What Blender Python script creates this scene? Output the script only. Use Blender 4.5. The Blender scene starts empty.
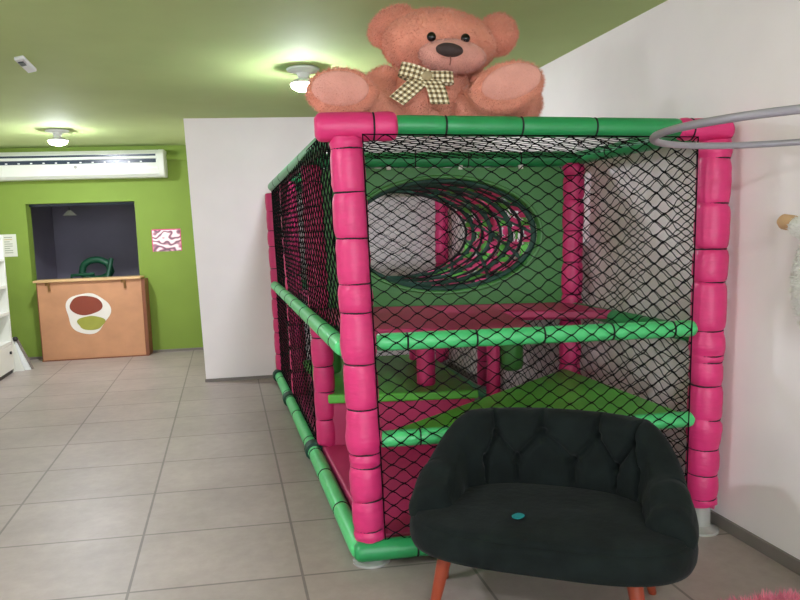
import bpy, math, random
import numpy as np
from mathutils import Vector, Matrix
random.seed(7); RNG = np.random.default_rng(7)
C = bpy.context.scene.collection
PI = math.pi

# ------------------------------------------------------------------ materials
def lin(r, g, b):
    f = lambda c: (c/255/12.92) if c <= 10 else ((c/255+0.055)/1.055)**2.4
    return (f(r), f(g), f(b), 1)

def mat(name, rgb, rough=0.6, var=0.08, nscale=8.0, bump=0.0, bscale=60.0, metallic=0.0, sheen=0.0, coat=0.0, stretch=(1,1,1), spec=0.5):
    m = bpy.data.materials.new(name); m.use_nodes = True
    nt = m.node_tree; n = nt.nodes; L = nt.links
    p = n['Principled BSDF']
    base = lin(*rgb)
    tc = n.new('ShaderNodeTexCoord')
    mp = n.new('ShaderNodeMapping'); mp.inputs['Scale'].default_value = stretch
    L.new(tc.outputs['Object'], mp.inputs['Vector'])
    no = n.new('ShaderNodeTexNoise'); no.inputs['Scale'].default_value = nscale; no.inputs['Detail'].default_value = 4
    L.new(mp.outputs[0], no.inputs['Vector'])
    mr = n.new('ShaderNodeMapRange'); mr.inputs[1].default_value = .25; mr.inputs[2].default_value = .75
    mr.inputs[3].default_value = 1-var; mr.inputs[4].default_value = 1+var
    L.new(no.outputs['Fac'], mr.inputs[0])
    mx = n.new('ShaderNodeVectorMath'); mx.operation = 'SCALE'; mx.inputs[0].default_value = base[:3]
    L.new(mr.outputs[0], mx.inputs['Scale'])
    L.new(mx.outputs[0], p.inputs['Base Color'])
    p.inputs['Roughness'].default_value = rough; p.inputs['Metallic'].default_value = metallic
    p.inputs['Specular IOR Level'].default_value = spec
    if sheen: p.inputs['Sheen Weight'].default_value = sheen; p.inputs['Sheen Roughness'].default_value = .4
    if coat: p.inputs['Coat Weight'].default_value = coat
    if bump:
        b2 = n.new('ShaderNodeTexNoise'); b2.inputs['Scale'].default_value = bscale; b2.inputs['Detail'].default_value = 3
        L.new(mp.outputs[0], b2.inputs['Vector'])
        bp = n.new('ShaderNodeBump'); bp.inputs['Strength'].default_value = bump; bp.inputs['Distance'].default_value = .01
        L.new(b2.outputs['Fac'], bp.inputs['Height']); L.new(bp.outputs[0], p.inputs['Normal'])
    return m

def emis(name, rgb, s):
    m = bpy.data.materials.new(name); m.use_nodes = True
    p = m.node_tree.nodes['Principled BSDF']
    p.inputs['Base Color'].default_value = lin(*rgb)
    p.inputs['Emission Color'].default_value = lin(*rgb); p.inputs['Emission Strength'].default_value = s
    return m

def floor_mat():
    m = mat('floor_tile', (158,145,139), rough=.42, var=.12, nscale=2.2, bump=.05, bscale=40)
    nt = m.node_tree; n = nt.nodes; L = nt.links; p = n['Principled BSDF']
    src = p.inputs['Base Color'].links[0].from_socket
    geo = n.new('ShaderNodeNewGeometry')
    mp = n.new('ShaderNodeMapping'); mp.inputs['Location'].default_value = (.465+.697*6, -2.845+.56*12, 0)
    sk = n.new('ShaderNodeVectorMath'); sk.operation = 'DOT_PRODUCT'; sk.inputs[1].default_value = (.11,1,0)   # the rows run slightly askew to the room
    L.new(geo.outputs['Position'], sk.inputs[0])
    sx = n.new('ShaderNodeSeparateXYZ'); L.new(geo.outputs['Position'], sx.inputs[0])
    cx = n.new('ShaderNodeCombineXYZ'); L.new(sx.outputs[0], cx.inputs[0]); L.new(sk.outputs['Value'], cx.inputs[1])
    L.new(cx.outputs[0], mp.inputs['Vector'])
    br = n.new('ShaderNodeTexBrick'); br.offset = 0; br.squash = 1
    br.inputs['Scale'].default_value = 1; br.inputs['Brick Width'].default_value = .697; br.inputs['Row Height'].default_value = .56
    br.inputs['Mortar Size'].default_value = .0068; br.inputs['Mortar Smooth'].default_value = .3; br.inputs['Bias'].default_value = 0
    br.inputs['Color1'].default_value = (1.03,1.03,1.03,1); br.inputs['Color2'].default_value = (.95,.95,.94,1); br.inputs['Mortar'].default_value = (.50,.50,.50,1)
    L.new(mp.outputs[0], br.inputs['Vector'])
    f2 = n.new('ShaderNodeTexNoise'); f2.inputs['Scale'].default_value = 14; f2.inputs['Detail'].default_value = 8; f2.inputs['Roughness'].default_value = .7
    L.new(geo.outputs['Position'], f2.inputs['Vector'])
    r2 = n.new('ShaderNodeMapRange'); r2.inputs[1].default_value=.3; r2.inputs[2].default_value=.7; r2.inputs[3].default_value=.9; r2.inputs[4].default_value=1.08
    L.new(f2.outputs['Fac'], r2.inputs[0])
    mu = n.new('ShaderNodeMix'); mu.data_type = 'RGBA'; mu.blend_type = 'MULTIPLY'; mu.inputs[0].default_value = 1
    L.new(src, mu.inputs[6]); L.new(br.outputs['Color'], mu.inputs[7])
    vm = n.new('ShaderNodeVectorMath'); vm.operation = 'SCALE'
    L.new(mu.outputs[2], vm.inputs[0]); L.new(r2.outputs[0], vm.inputs['Scale'])
    L.new(vm.outputs[0], p.inputs['Base Color'])
    return m

def gingham_mat():
    m = bpy.data.materials.new('gingham_ribbon'); m.use_nodes = True
    nt = m.node_tree; n = nt.nodes; L = nt.links; p = n['Principled BSDF']
    uv = n.new('ShaderNodeUVMap'); sp = n.new('ShaderNodeSeparateXYZ'); L.new(uv.outputs[0], sp.inputs[0])
    outs = []
    for ax in (0, 1):
        a = n.new('ShaderNodeMath'); a.operation = 'FRACT'; L.new(sp.outputs[ax], a.inputs[0])
        b = n.new('ShaderNodeMath'); b.operation = 'GREATER_THAN'; b.inputs[1].default_value = .5; L.new(a.outputs[0], b.inputs[0])
        outs.append(b)
    s = n.new('ShaderNodeMath'); s.operation = 'ADD'; L.new(outs[0].outputs[0], s.inputs[0]); L.new(outs[1].outputs[0], s.inputs[1])
    h = n.new('ShaderNodeMath'); h.operation = 'MULTIPLY'; h.inputs[1].default_value = .5; L.new(s.outputs[0], h.inputs[0])
    cr = n.new('ShaderNodeValToRGB'); e = cr.color_ramp; e.interpolation = 'CONSTANT'
    e.elements[0].position = 0; e.elements[0].color = lin(238,228,200)
    e.elements[1].position = .4; e.elements[1].color = lin(168,146,108)
    x = e.elements.new(.8); x.color = lin(84,66,40)
    L.new(h.outputs[0], cr.inputs[0]); L.new(cr.outputs[0], p.inputs['Base Color']); p.inputs['Roughness'].default_value = .8
    return m

def poster_mat():
    m = mat('abstract_print', (226,205,205), rough=.5)
    nt = m.node_tree; n = nt.nodes; L = nt.links; p = n['Principled BSDF']
    tc = n.new('ShaderNodeTexCoord'); w = n.new('ShaderNodeTexWave'); w.wave_type = 'RINGS'; w.inputs['Scale'].default_value = 3.4; w.inputs['Distortion'].default_value = 14; w.inputs['Detail'].default_value = 1
    w.inputs['Detail Scale'].default_value = 2.0
    L.new(tc.outputs['Object'], w.inputs['Vector'])
    cr = n.new('ShaderNodeValToRGB'); e = cr.color_ramp
    e.elements[0].position = 0; e.elements[0].color = lin(120,88,104)
    e.elements[1].position = .42; e.elements[1].color = lin(226,160,176)
    x = e.elements.new(.6); x.color = lin(246,236,236)
    L.new(w.outputs['Fac'], cr.inputs[0]); L.new(cr.outputs[0], p.inputs['Base Color'])
    return m

def wood_mat(name, rgb, stretch, rough=.5, var=.18):
    return mat(name, rgb, rough=rough, var=var, nscale=5, stretch=stretch, bump=.03)

M = {}
M['floor'] = floor_mat()
M['green_wall'] = mat('green_wall_paint', (126,152,58), .75, .04, 3, .04, 120)
M['ceiling'] = mat('green_ceiling_paint', (176,194,128), .8, .05, 2, .03, 90)
M['white_wall'] = mat('white_wall_paint', (236,227,226), .8, .03, 3, .05, 120)
M['skirting'] = mat('grey_skirting_tile', (120,111,105), .4, .1, 6)
M['pink'] = mat('pink_vinyl', (214,48,114), .42, .06, 10, .25, 26, stretch=(1,1,3.2))
M['pink_mat'] = mat('pink_vinyl_mat', (186,50,100), .45, .08, 4, .08, 12)
M['green'] = mat('green_vinyl', (40,144,82), .38, .07, 9, .2, 22)
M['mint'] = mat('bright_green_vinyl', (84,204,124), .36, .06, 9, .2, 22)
M['lime'] = mat('lime_green_vinyl_mat', (100,196,72), .42, .08, 4, .08, 10)
M['panel'] = mat('green_vinyl_panel', (62,128,54), .42, .08, 4, .1, 7)
M['net'] = mat('black_net_cord', (9,9,10), .95, .2, 30, spec=.15)
M['tie'] = mat('black_tie_cord', (20,16,18), .7, .1, 30)
M['white_tie'] = mat('white_cable_tie', (232,232,226), .5, .02)
M['dkgreen'] = mat('dark_green_webbing', (14,66,50), .6, .15, 20)
M['web_pink'] = mat('pink_webbing', (226,64,128), .6, .1, 20)
M['web_green'] = mat('green_webbing', (92,186,64), .6, .1, 20)
M['chrome'] = mat('chrome_foot_metal', (186,184,180), .25, .05, metallic=.35)
M['velvet'] = mat('dark_green_velvet', (17,23,22), .95, .45, 11, .3, 34, sheen=.05, spec=.2)
M['leg_wood'] = wood_mat('reddish_leg_wood', (146,60,36), (9,9,1.2), .35)
M['teal'] = mat('teal_paper', (8,118,122), .6, .05)
M['fur'] = mat('salmon_plush_fur', (230,158,134), .95, .10, 14, .5, 90, sheen=.3, spec=.15)
M['fur_pad'] = mat('peach_plush_pad', (218,156,142), .9, .08, 14, .35, 90, sheen=.3, spec=.15)
M['muzzle'] = mat('pale_plush_muzzle', (220,160,146), .95, .08, 14, .4, 90, sheen=.35, spec=.15)
M['nose'] = mat('dark_brown_nose_felt', (58,42,40), .75, .15, 30, .2, 90)
M['eye'] = mat('black_glossy_eye', (12,10,12), .08, 0)
M['stitch'] = mat('brown_mouth_thread', (140,84,72), .8, .05)
M['gingham'] = gingham_mat()
M['ribbon_tan'] = mat('tan_ribbon', (176,156,120), .8, .2, 60)
M['wood'] = wood_mat('light_brown_counter_board', (196,142,104), (1.0,6,1.3), .5, .10)
M['wood_edge'] = wood_mat('pale_counter_edge', (214,176,126), (1.5,6,6), .5, .1)
M['wood_side'] = wood_mat('brown_counter_side', (132,80,54), (6,1,2), .5, .12)
M['bracket'] = mat('bronze_bracket_metal', (140,104,62), .4, .1, metallic=.6)
M['ac'] = mat('white_appliance_plastic', (222,226,214), .35, .02)
M['ac_dark'] = mat('dark_louver_plastic', (42,56,72), .3, .05)
M['plastic'] = mat('white_plastic', (226,228,228), .4, .02)
M['bulb'] = emis('lit_bulb_glass', (240,244,255), 430)
M['shelf'] = mat('white_laminate', (226,226,216), .45, .02)
M['knob'] = mat('black_knob_plastic', (24,24,26), .4, .05)
M['paper'] = mat('white_paper', (226,228,214), .7, .02)
M['ink'] = mat('grey_print_ink', (150,156,130), .7, .05)
M['red_ink'] = mat('ochre_print_ink', (196,170,110), .7, .05)
M['poster'] = poster_mat()
M['sticker_white'] = mat('white_sticker_vinyl', (232,226,216), .5, .02)
M['sticker_brown'] = mat('brown_sticker_print', (138,62,44), .5, .06)
M['sticker_green'] = mat('olive_sticker_print', (160,160,66), .5, .08)
M['dark_room'] = mat('dark_room_paint', (176,170,188), .8, .08, 2)
M['dark_chair'] = mat('green_chair_plastic', (24,84,58), .45, .08)
M['hoop'] = mat('grey_painted_hoop_tube', (142,136,143), .35, .04)
M['hoof'] = mat('tan_felt', (206,164,122), .85, .08, 20, .2, 80)
M['wool'] = mat('white_plush_wool', (226,222,216), .95, .05, 20, .5, 70, sheen=.2)
M['rug'] = mat('pink_shag_pile', (234,136,162), .9, .18, 12, sheen=.2)
M['rear'] = mat('grey_window_frame', (120,120,120), .5, .03)

# ------------------------------------------------------------------ mesh builder
class MB:
    def __init__(self): self.v = []; self.f = []; self.uv = {}
    def add(self, verts, faces):
        o = len(self.v); self.v.extend([tuple(map(float, p)) for p in verts]); self.f.extend([tuple(i+o for i in q) for q in faces]); return o
    def box(self, lo, hi):
        x0,y0,z0 = lo; x1,y1,z1 = hi
        self.add([(x0,y0,z0),(x1,y0,z0),(x1,y1,z0),(x0,y1,z0),(x0,y0,z1),(x1,y0,z1),(x1,y1,z1),(x0,y1,z1)],
                 [(0,3,2,1),(4,5,6,7),(0,1,5,4),(1,2,6,5),(2,3,7,6),(3,0,4,7)]); return self
    def hexa(self, P):
        self.add(P, [(0,3,2,1),(4,5,6,7),(0,1,5,4),(1,2,6,5),(2,3,7,6),(3,0,4,7)]); return self
    def prism(self, pts, off):
        n = len(pts); a = [np.array(p, float) for p in pts]; o = np.array(off, float)
        self.add(a+[p+o for p in a], [tuple(range(n))[::-1], tuple(range(n, 2*n))]+[(i,(i+1)%n,n+(i+1)%n,n+i) for i in range(n)]); return self
    def tube(self, path, rad, n=12, closed=False, cap=True):
        P = np.array(path, float); k = len(P)
        R = np.full(k, rad, float) if np.isscalar(rad) else np.array(rad, float)
        T = np.roll(P,-1,0)-np.roll(P,1,0) if closed else np.gradient(P, axis=0)
        T /= np.linalg.norm(T, axis=1)[:,None]+1e-12
        up = np.array([0,0,1.]) if abs(T[0][2]) < .9 else np.array([0,1.,0])
        N = np.cross(T[0], up); N /= np.linalg.norm(N)
        vs = []
        for i in range(k):
            N = N-T[i]*(N@T[i]); N /= np.linalg.norm(N)+1e-12; Bn = np.cross(T[i], N)
            for j in range(n):
                a = 2*PI*j/n; vs.append(P[i]+R[i]*(math.cos(a)*N+math.sin(a)*Bn))
        fs = []
        for i in range(k if closed else k-1):
            i2 = (i+1) % k
            for j in range(n): fs.append((i*n+j, i*n+(j+1)%n, i2*n+(j+1)%n, i2*n+j))
        if not closed and cap: fs += [tuple(range(n))[::-1], tuple(range((k-1)*n, k*n))]
        self.add(vs, fs); return self
    def ell(self, c, r, R=None, nu=32, nv=20, fn=None):
        vs = []; fs = []
        for i in range(nv+1):
            t = PI*i/nv
            for j in range(nu):
                a = 2*PI*j/nu; d = np.array([math.sin(t)*math.cos(a), math.sin(t)*math.sin(a), math.cos(t)])
                p = d*np.array(r)
                if fn: p = fn(p, d)
                if R is not None: p = R @ p
                vs.append(p+np.array(c))
        for i in range(nv):
            for j in range(nu): fs.append((i*nu+j, (i+1)*nu+j, (i+1)*nu+(j+1)%nu, i*nu+(j+1)%nu))
        self.add(vs, fs); return self
    def strip(self, path, across, width, thick, reps):
        """ribbon: path points, per-point across vectors; a thin closed slab carrying a uv"""
        P = np.array(path, float); k = len(P); A = np.array(across, float)
        if A.ndim == 1: A = np.tile(A, (k,1))
        W = np.full(k, width) if np.isscalar(width) else np.array(width)
        T = np.gradient(P, axis=0); T /= np.linalg.norm(T, axis=1)[:,None]
        Nn = np.cross(T, A); Nn /= np.linalg.norm(Nn, axis=1)[:,None]
        o = len(self.v); L = 0
        for i in range(k):
            if i: L += np.linalg.norm(P[i]-P[i-1])
            for s, h in ((-1,-1),(1,-1),(1,1),(-1,1)):
                self.v.append(tuple(P[i]+A[i]*W[i]*s/2+Nn[i]*thick*h/2)); self.uv[len(self.v)-1] = (L*reps, (s*.5*W[i]+.5)*reps)
        for i in range(k-1):
            for j in range(4): self.f.append((o+i*4+j, o+i*4+(j+1)%4, o+(i+1)*4+(j+1)%4, o+(i+1)*4+j))
        self.f += [(o,o+3,o+2,o+1), (o+(k-1)*4, o+(k-1)*4+1, o+(k-1)*4+2, o+(k-1)*4+3)]
        return self
    def fuzz(self, count, length, width=.0022, droop=.3, jitter=.6):
        """short plush hairs: thin blades on the surface made so far"""
        count = int(count*1.8); V = np.array(self.v); tris = []
        for q in self.f:
            for i in range(1, len(q)-1): tris.append((q[0], q[i], q[i+1]))
        Tn = np.array(tris); a,b,c = V[Tn[:,0]],V[Tn[:,1]],V[Tn[:,2]]
        cr = np.cross(b-a, c-a); ar = np.linalg.norm(cr, axis=1)
        ok = ar > 1e-9; Tn=Tn[ok]; a=a[ok]; b=b[ok]; c=c[ok]; cr=cr[ok]; ar=ar[ok]
        idx = RNG.choice(len(Tn), count, p=ar/ar.sum())
        u = RNG.random((count,2)); sw = u.sum(1) > 1; u[sw] = 1-u[sw]
        p = a[idx]+(b-a)[idx]*u[:,:1]+(c-a)[idx]*u[:,1:]
        nrm = cr[idx]/ar[idx][:,None]
        d = nrm*.6+RNG.normal(0, jitter, (count,3))*.6; d[:,2] -= droop
        d /= np.linalg.norm(d, axis=1)[:,None]
        s = np.cross(d, nrm[:]+RNG.normal(0,.25,(count,3))); s /= np.linalg.norm(s, axis=1)[:,None]+1e-9
        ln = length*RNG.uniform(.5, 1.2, (count,1))
        o = len(self.v); blk = np.stack([p-s*width/2, p+s*width/2, p+d*ln], 1).reshape(-1,3)
        self.v.extend(map(tuple, blk)); self.f.extend([(o+3*i, o+3*i+1, o+3*i+2) for i in range(count)]); return self
    def build(self, name, m, parent=None, smooth=False, loc=None, ang=40):
        """vertices are given in world space; the object's origin becomes loc (or its parent's place)"""
        org = np.array(ORG[parent.name]) if parent is not None else (np.array(loc, float) if loc is not None else np.zeros(3))
        me = bpy.data.meshes.new(name); V = np.array(self.v)-org
        me.from_pydata(V.tolist(), [], self.f); me.materials.append(m)
        if self.uv:
            ul = me.uv_layers.new(name='UVMap')
            for lp in me.loops: ul.data[lp.index].uv = self.uv.get(lp.vertex_index, (0,0))
        me.update()
        if smooth:
            me.polygons.foreach_set('use_smooth', [True]*len(me.polygons))
            if ang < 180: me.set_sharp_from_angle(angle=math.radians(ang))
        o = bpy.data.objects.new(name, me); C.objects.link(o)
        if parent is not None: o.parent = parent
        else: o.location = org
        ORG[o.name] = org
        return o
ORG = {}
def bev(o, w=.01, seg=3):
    b = o.modifiers.new('bevel', 'BEVEL'); b.width = w; b.segments = seg; b.limit_method = 'ANGLE'; b.angle_limit = math.radians(40)
    for p in o.data.polygons: p.use_smooth = True
    o.data.set_sharp_from_angle(angle=math.radians(60))
    return o
def thing(name, label, cat, loc, group=None):
    o = bpy.data.objects.new(name, None); C.objects.link(o); o.location = loc; o.empty_display_size = .1
    ORG[o.name] = np.array(loc, float); tag(o, label, cat, group); return o
def tag(o, label, cat, group=None):
    o['label'] = label; o['category'] = cat
    if group: o['group'] = group
    return o
def struct(o, label=None):
    o['kind'] = 'structure'
    if label: o['label'] = label
    return o
def lerp(a, b, t): return np.array(a, float)*(1-t)+np.array(b, float)*t
def rotm(ax, deg): return np.array(Matrix.Rotation(math.radians(deg), 3, ax))
def line(a, b, n): return [lerp(a, b, i/(n-1)) for i in range(n)]

# ------------------------------------------------------------------ the room
H = 2.52; XL = -2.78; XR0, XR1 = 2.15, 2.225; YB = 9.12; YF = -3.2
struct(MB().box((XL-.2,YF-.2,-.12),(2.6,12.2,0)).build('floor', M['floor']), 'grey square floor tiles')
struct(MB().box((XL-.2,YF-.2,H),(2.6,12.2,H+.12)).build('ceiling', M['ceiling']), 'green painted ceiling')
struct(MB().hexa([(XR0,YF,0),(2.5,YF,0),(2.5,YB,0),(XR0,YB,0),(XR1,YF,H),(2.5,YF,H),(2.5,YB,H),(XR1,YB,H)]).build('wall_right', M['white_wall']), 'white side wall right of the play frame')
struct(MB().hexa([(-.26,6.985,0),(XR0,6.735,0),(XR0,YB,0),(-.26,YB,0),(-.315,6.985,H),(XR1,6.735,H),(XR1,YB,H),(-.315,YB,H)]).build('wall_partition', M['white_wall']), 'white partition behind the play frame')
struct(MB().box((XL-.2,YF,0),(XL,YB+.4,H)).build('wall_left', M['white_wall']))
# green wall with the pass-through opening
WX0, WX1, WZ0, WZ1 = -2.28, -1.04, .93, 1.865
gw = MB()
gw.box((XL,YB,0),(WX0,YB+.16,H)); gw.box((WX1,YB,0),(-.2,YB+.16,H)); gw.box((WX0,YB,WZ1),(WX1,YB+.16,H)); gw.box((WX0,YB,0),(WX1,YB+.16,WZ0))
struct(gw.build('wall_back', M['green_wall']), 'lime green wall with a pass-through opening')
for nm, lo, hi in (('wall_inner_back',(XL,11.6,0),(0,11.7,H)),('wall_inner_left',(XL-.1,YB+.16,0),(XL,11.7,H)),('wall_inner_right',(0,YB+.16,0),(.1,11.7,H))):
    struct(MB().box(lo,hi).build(nm, M['dark_room']), 'wall of the unlit room behind the opening')
wf = MB()
wf.box((WX1-.03,YB+.12,WZ0),(WX1,YB+.17,WZ1)); wf.box((WX0,YB+.12,WZ1-.03),(WX1,YB+.17,WZ1))
struct(wf.build('window_1', M['ac_dark']), 'dark frame of the pass-through opening')
# the front of the shop, behind the camera: an unseen open gap added to let in fill light
fr = MB()
fr.box((XL,YF-.15,0),(2.5,YF,.5)); fr.box((XL,YF-.15,2.2),(2.5,YF,H)); fr.box((XL,YF-.15,.5),(-2.2,YF,2.2)); fr.box((1.7,YF-.15,.5),(2.5,YF,2.2))
struct(fr.build('wall_front', M['white_wall']))
# skirtings
struct(MB().hexa([(XR0-.014,YF,0),(XR0,YF,0),(XR0,6.73,0),(XR0-.014,6.73,0),(XR0-.012,YF,.055),(XR0+.003,YF,.055),(XR0+.003,6.73,.055),(XR0-.012,6.73,.055)]).build('baseboard_right', M['skirting']))
struct(MB().hexa([(-.27,6.972,0),(XR0-.014,6.722,0),(XR0-.014,6.735,0),(-.27,6.985,0),(-.27,6.972,.03),(XR0-.014,6.722,.03),(XR0-.014,6.735,.03),(-.27,6.985,.03)]).build('baseboard_partition', M['skirting']))
struct(MB().box((-2.40,YB-.012,0),(-.262,YB,.03)).build('baseboard_back', M['skirting']))
# pale green duct between the air conditioner and the partition
struct(MB().box((-.66,YB-.05,2.345),(-.29,YB,2.405)).build('trim_1', M['green_wall']), 'green cable duct on the back wall')

# ------------------------------------------------------------------ lamps
def lamp(x, y, label):
    t = thing('ceiling_lamp', label, 'ceiling lamp', (x,y,H), 'bare bulb ceiling lamps')
    prof = [(0,.001),(.10,.001),(.112,-.008),(.108,-.018),(.07,-.028),(.045,-.034),(.036,-.06),(.034,-.07),(.0,-.07)]
    P = [(x,y,H+z) for r,z in prof]; R = [max(r,1e-4) for r,z in prof]
    mb = MB(); n = 28; vs=[]; fs=[]
    for r,z in prof:
        for j in range(n): vs.append((x+r*math.cos(2*PI*j/n), y+r*math.sin(2*PI*j/n), H+z))
    for i in range(len(prof)-1):
        for j in range(n): fs.append((i*n+j, i*n+(j+1)%n, (i+1)*n+(j+1)%n, (i+1)*n+j))
    mb.add(vs, fs); mb.build('canopy', M['plastic'], t, True)
    zc = H-.100
    up = MB(); dn = MB(); n = 24
    def cap(mb, angs, shape):
        rows = [[(x+r*math.cos(2*PI*k/n), y+r*math.sin(2*PI*k/n), z) for k in range(n)] for r,z in shape]
        fs = [(q*n+k, q*n+(k+1)%n, (q+1)*n+(k+1)%n, (q+1)*n+k) for q in range(len(rows)-1) for k in range(n)]
        mb.add([p for r in rows for p in r], fs+[tuple(range(n))[::-1], tuple(range((len(rows)-1)*n, len(rows)*n))])
    cap(up, None, [(.034,H-.068),(.045,H-.075),(.072,zc+.014),(.088,zc+.004),(.092,zc-.010)])  # upper housing added, its rim flared to shield the ceiling from the bulb
    cap(dn, None, [(.086,zc-.0095)]+[(.087*math.cos(a), zc-.011-.044*math.sin(a)) for a in np.linspace(0,PI/2*.97,7)])
    bb = up.build('bulb_shield', M['plastic'], t, True)
    dn.build('bulb', M['bulb'], t, True)
    return t
lamp(.573, 4.841, 'lit bare bulb lamp on the green ceiling beside the teddy bear')
lamp(-1.565, 7.729, 'lit bare bulb lamp on the ceiling in front of the air conditioner')
lamp(-1.60, 1.9, 'unseen lit bare bulb lamp added to the ceiling left of the camera')  # out of view, added to light the room from the left
lamp(.30, -.9, 'unseen lit bare bulb lamp added to the ceiling behind the camera')  # out of view, added to light the room from behind
# little junction box on the ceiling
jb = MB().prism([(-1.155,4.70,H),(-1.09,4.65,H),(-1.10,4.99,H),(-1.165,5.05,H)], (0,0,-.022))
t = thing('ceiling_sensor', 'small white box fixed to the green ceiling at upper left', 'sensor', (-1.13,4.85,H))
bev(jb.build('housing', M['plastic'], t), .006)
MB().prism([(-1.145,4.74,H-.022),(-1.11,4.72,H-.022),(-1.112,4.80,H-.022),(-1.147,4.83,H-.022)], (0,0,-.006)).build('lens', M['ac_dark'], t)

# ------------------------------------------------------------------ air conditioner
t = thing('air_conditioner', 'long white split air conditioner high on the green wall', 'air conditioner', (-1.72,YB,2.15))
x0, x1 = -2.72, -.70
prof = [(YB,2.135),(YB-.17,2.135),(YB-.215,2.17),(YB-.225,2.235),(YB-.225,2.30),(YB-.205,2.30),(YB-.205,2.345),(YB-.222,2.35),(YB-.222,2.372),(YB-.205,2.376),(YB-.205,2.405),(YB-.215,2.41),(YB-.17,2.452),(YB,2.452)]
MB().prism([(x0,y,z) for y,z in prof], (x1-x0,0,0)).build('housing', M['ac'], t)
bev(MB().prism([(x1,y,z) for y,z in [(YB,2.135),(YB-.18,2.135),(YB-.222,2.17),(YB-.235,2.24),(YB-.23,2.40),(YB-.18,2.455),(YB,2.455)]], (.075,0,0)).build('end_cap', M['ac'], t), .012)
lv = MB(); lv.box((x0+.02,YB-.207,2.302),(x1-.02,YB-.2045,2.345)); lv.box((x0+.02,YB-.207,2.379),(x1-.02,YB-.2045,2.402))
lv.build('air_outlet', M['ac_dark'], t)
for i in range(13):
    xx = x1-.2-i*.135
    MB().box((xx,YB-.216,2.308),(xx+.022,YB-.205,2.322)).build('vane', M['plastic'], t)
MB().tube([(-1.62,YB-.226,2.262),(-1.62,YB-.229,2.262)], .018, 16).build('badge', M['chrome'], t, True)

# ------------------------------------------------------------------ things in and around the pass-through
t = thing('armchair', 'green moulded chair inside the dark room behind the opening', 'chair', (-1.72,9.75,0))
cb = MB(); ring = []
for i in range(25):
    a = 2*PI*i/24; ring.append((-1.72+.17*math.cos(a)*(1.1 if math.sin(a)<0 else 1), 9.80, 1.03+.125*math.sin(a)))
cb.tube(ring[:-1], .045, 10, closed=True); cb.build('backrest', M['dark_chair'], t, True)
bev(MB().box((-1.98,9.55,.80),(-1.50,10.0,.86)).build('seat', M['dark_chair'], t), .02)
for sx in (-1.95,-1.53):
    for sy in (9.6,9.95): MB().tube([(sx,sy,0),(sx,sy,.81)], .022, 8).build('leg', M['dark_chair'], t, True)
MB().tube([(-1.56,9.62,.86),(-1.52,9.78,1.16)], .03, 8).build('armrest', M['dark_chair'], t, True)
MB().tube([(-1.98,9.62,.86),(-1.98,9.62,.97),(-1.7,9.62,.98)], .02, 8).build('armrest', M['dark_chair'], t, True)
t = thing('pendant_lamp', 'pale cone lampshade hanging unlit in the dark room', 'lamp', (-1.98,9.75,H))
MB().tube([(-1.98,9.75,H),(-1.98,9.75,1.80)], .006, 6).build('cord', M['knob'], t)
MB().tube([(-1.98,9.75,1.80),(-1.98,9.75,1.735)], [.02,.085], 20).build('lamp_shade', M['paper'], t, True)

t = thing('service_counter', 'light brown wooden counter board under the dark opening', 'counter', (-1.55,8.95,0))
FY = 8.90
bev(MB().box((-2.155,FY,.012),(-.985,FY+.03,.935)).build('front_panel', M['wood'], t), .004)
MB().box((-.985,FY+.005,.012),(-.945,YB-.014,.93)).build('side_panel', M['wood_side'], t)
MB().box((-2.165,FY+.005,.012),(-2.155,YB-.014,.93)).build('side_panel', M['wood_side'], t)
bev(MB().box((-2.19,FY-.03,.935),(-.985,YB-.008,.962)).build('worktop', M['wood_edge'], t), .005)
for xx in (-2.02, -1.17):
    b = MB(); b.box((xx-.012,FY-.02,.83),(xx+.012,FY,.93)); b.prism([(xx-.012,FY-.02,.86),(xx-.012,FY-.02,.93),(xx-.012,FY-.028,.93)], (.024,0,0))
    b.box((xx-.045,FY-.008,.90),(xx+.012,FY,.93)); b.build('bracket', M['bracket'], t)
MB().ell((-.965,FY+.02,.46),(.008,.008,.008),None,10,6).build('screw', M['white_tie'], t, True)
MB().box((-2.165,FY-.008,0),(-.95,YB-.014,.012)).build('plinth', M['wood_side'], t)

# plain stand-in for the picture sticker: two plain patches on a white cut-out shape
t = thing('wall_sticker', 'white edged sticker with a brown and an olive patch on the counter front', 'sticker', (-1.60,FY,.58))
def blob(cx, cz, rx, rz, y, th, seed, wob=.06, n=56):
    pts = []
    for i in range(n):
        a = 2*PI*i/n; k = 1+wob*math.sin(3*a+seed)+wob*.6*math.sin(5*a+2*seed)
        pts.append((cx+rx*k*math.cos(a), y, cz+rz*k*math.sin(a)))
    return MB().prism(pts, (0,-th,0))
blob(-1.615,.555,.245,.245,FY-.0003,.002,.6,.07).build('backing', M['sticker_white'], t)
blob(-1.63,.645,.185,.115,FY-.0024,.0015,1.9,.03).build('brown_patch', M['sticker_brown'], t)
blob(-1.585,.435,.155,.085,FY-.0024,.0015,.2,.06).build('olive_patch', M['sticker_green'], t)

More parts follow.
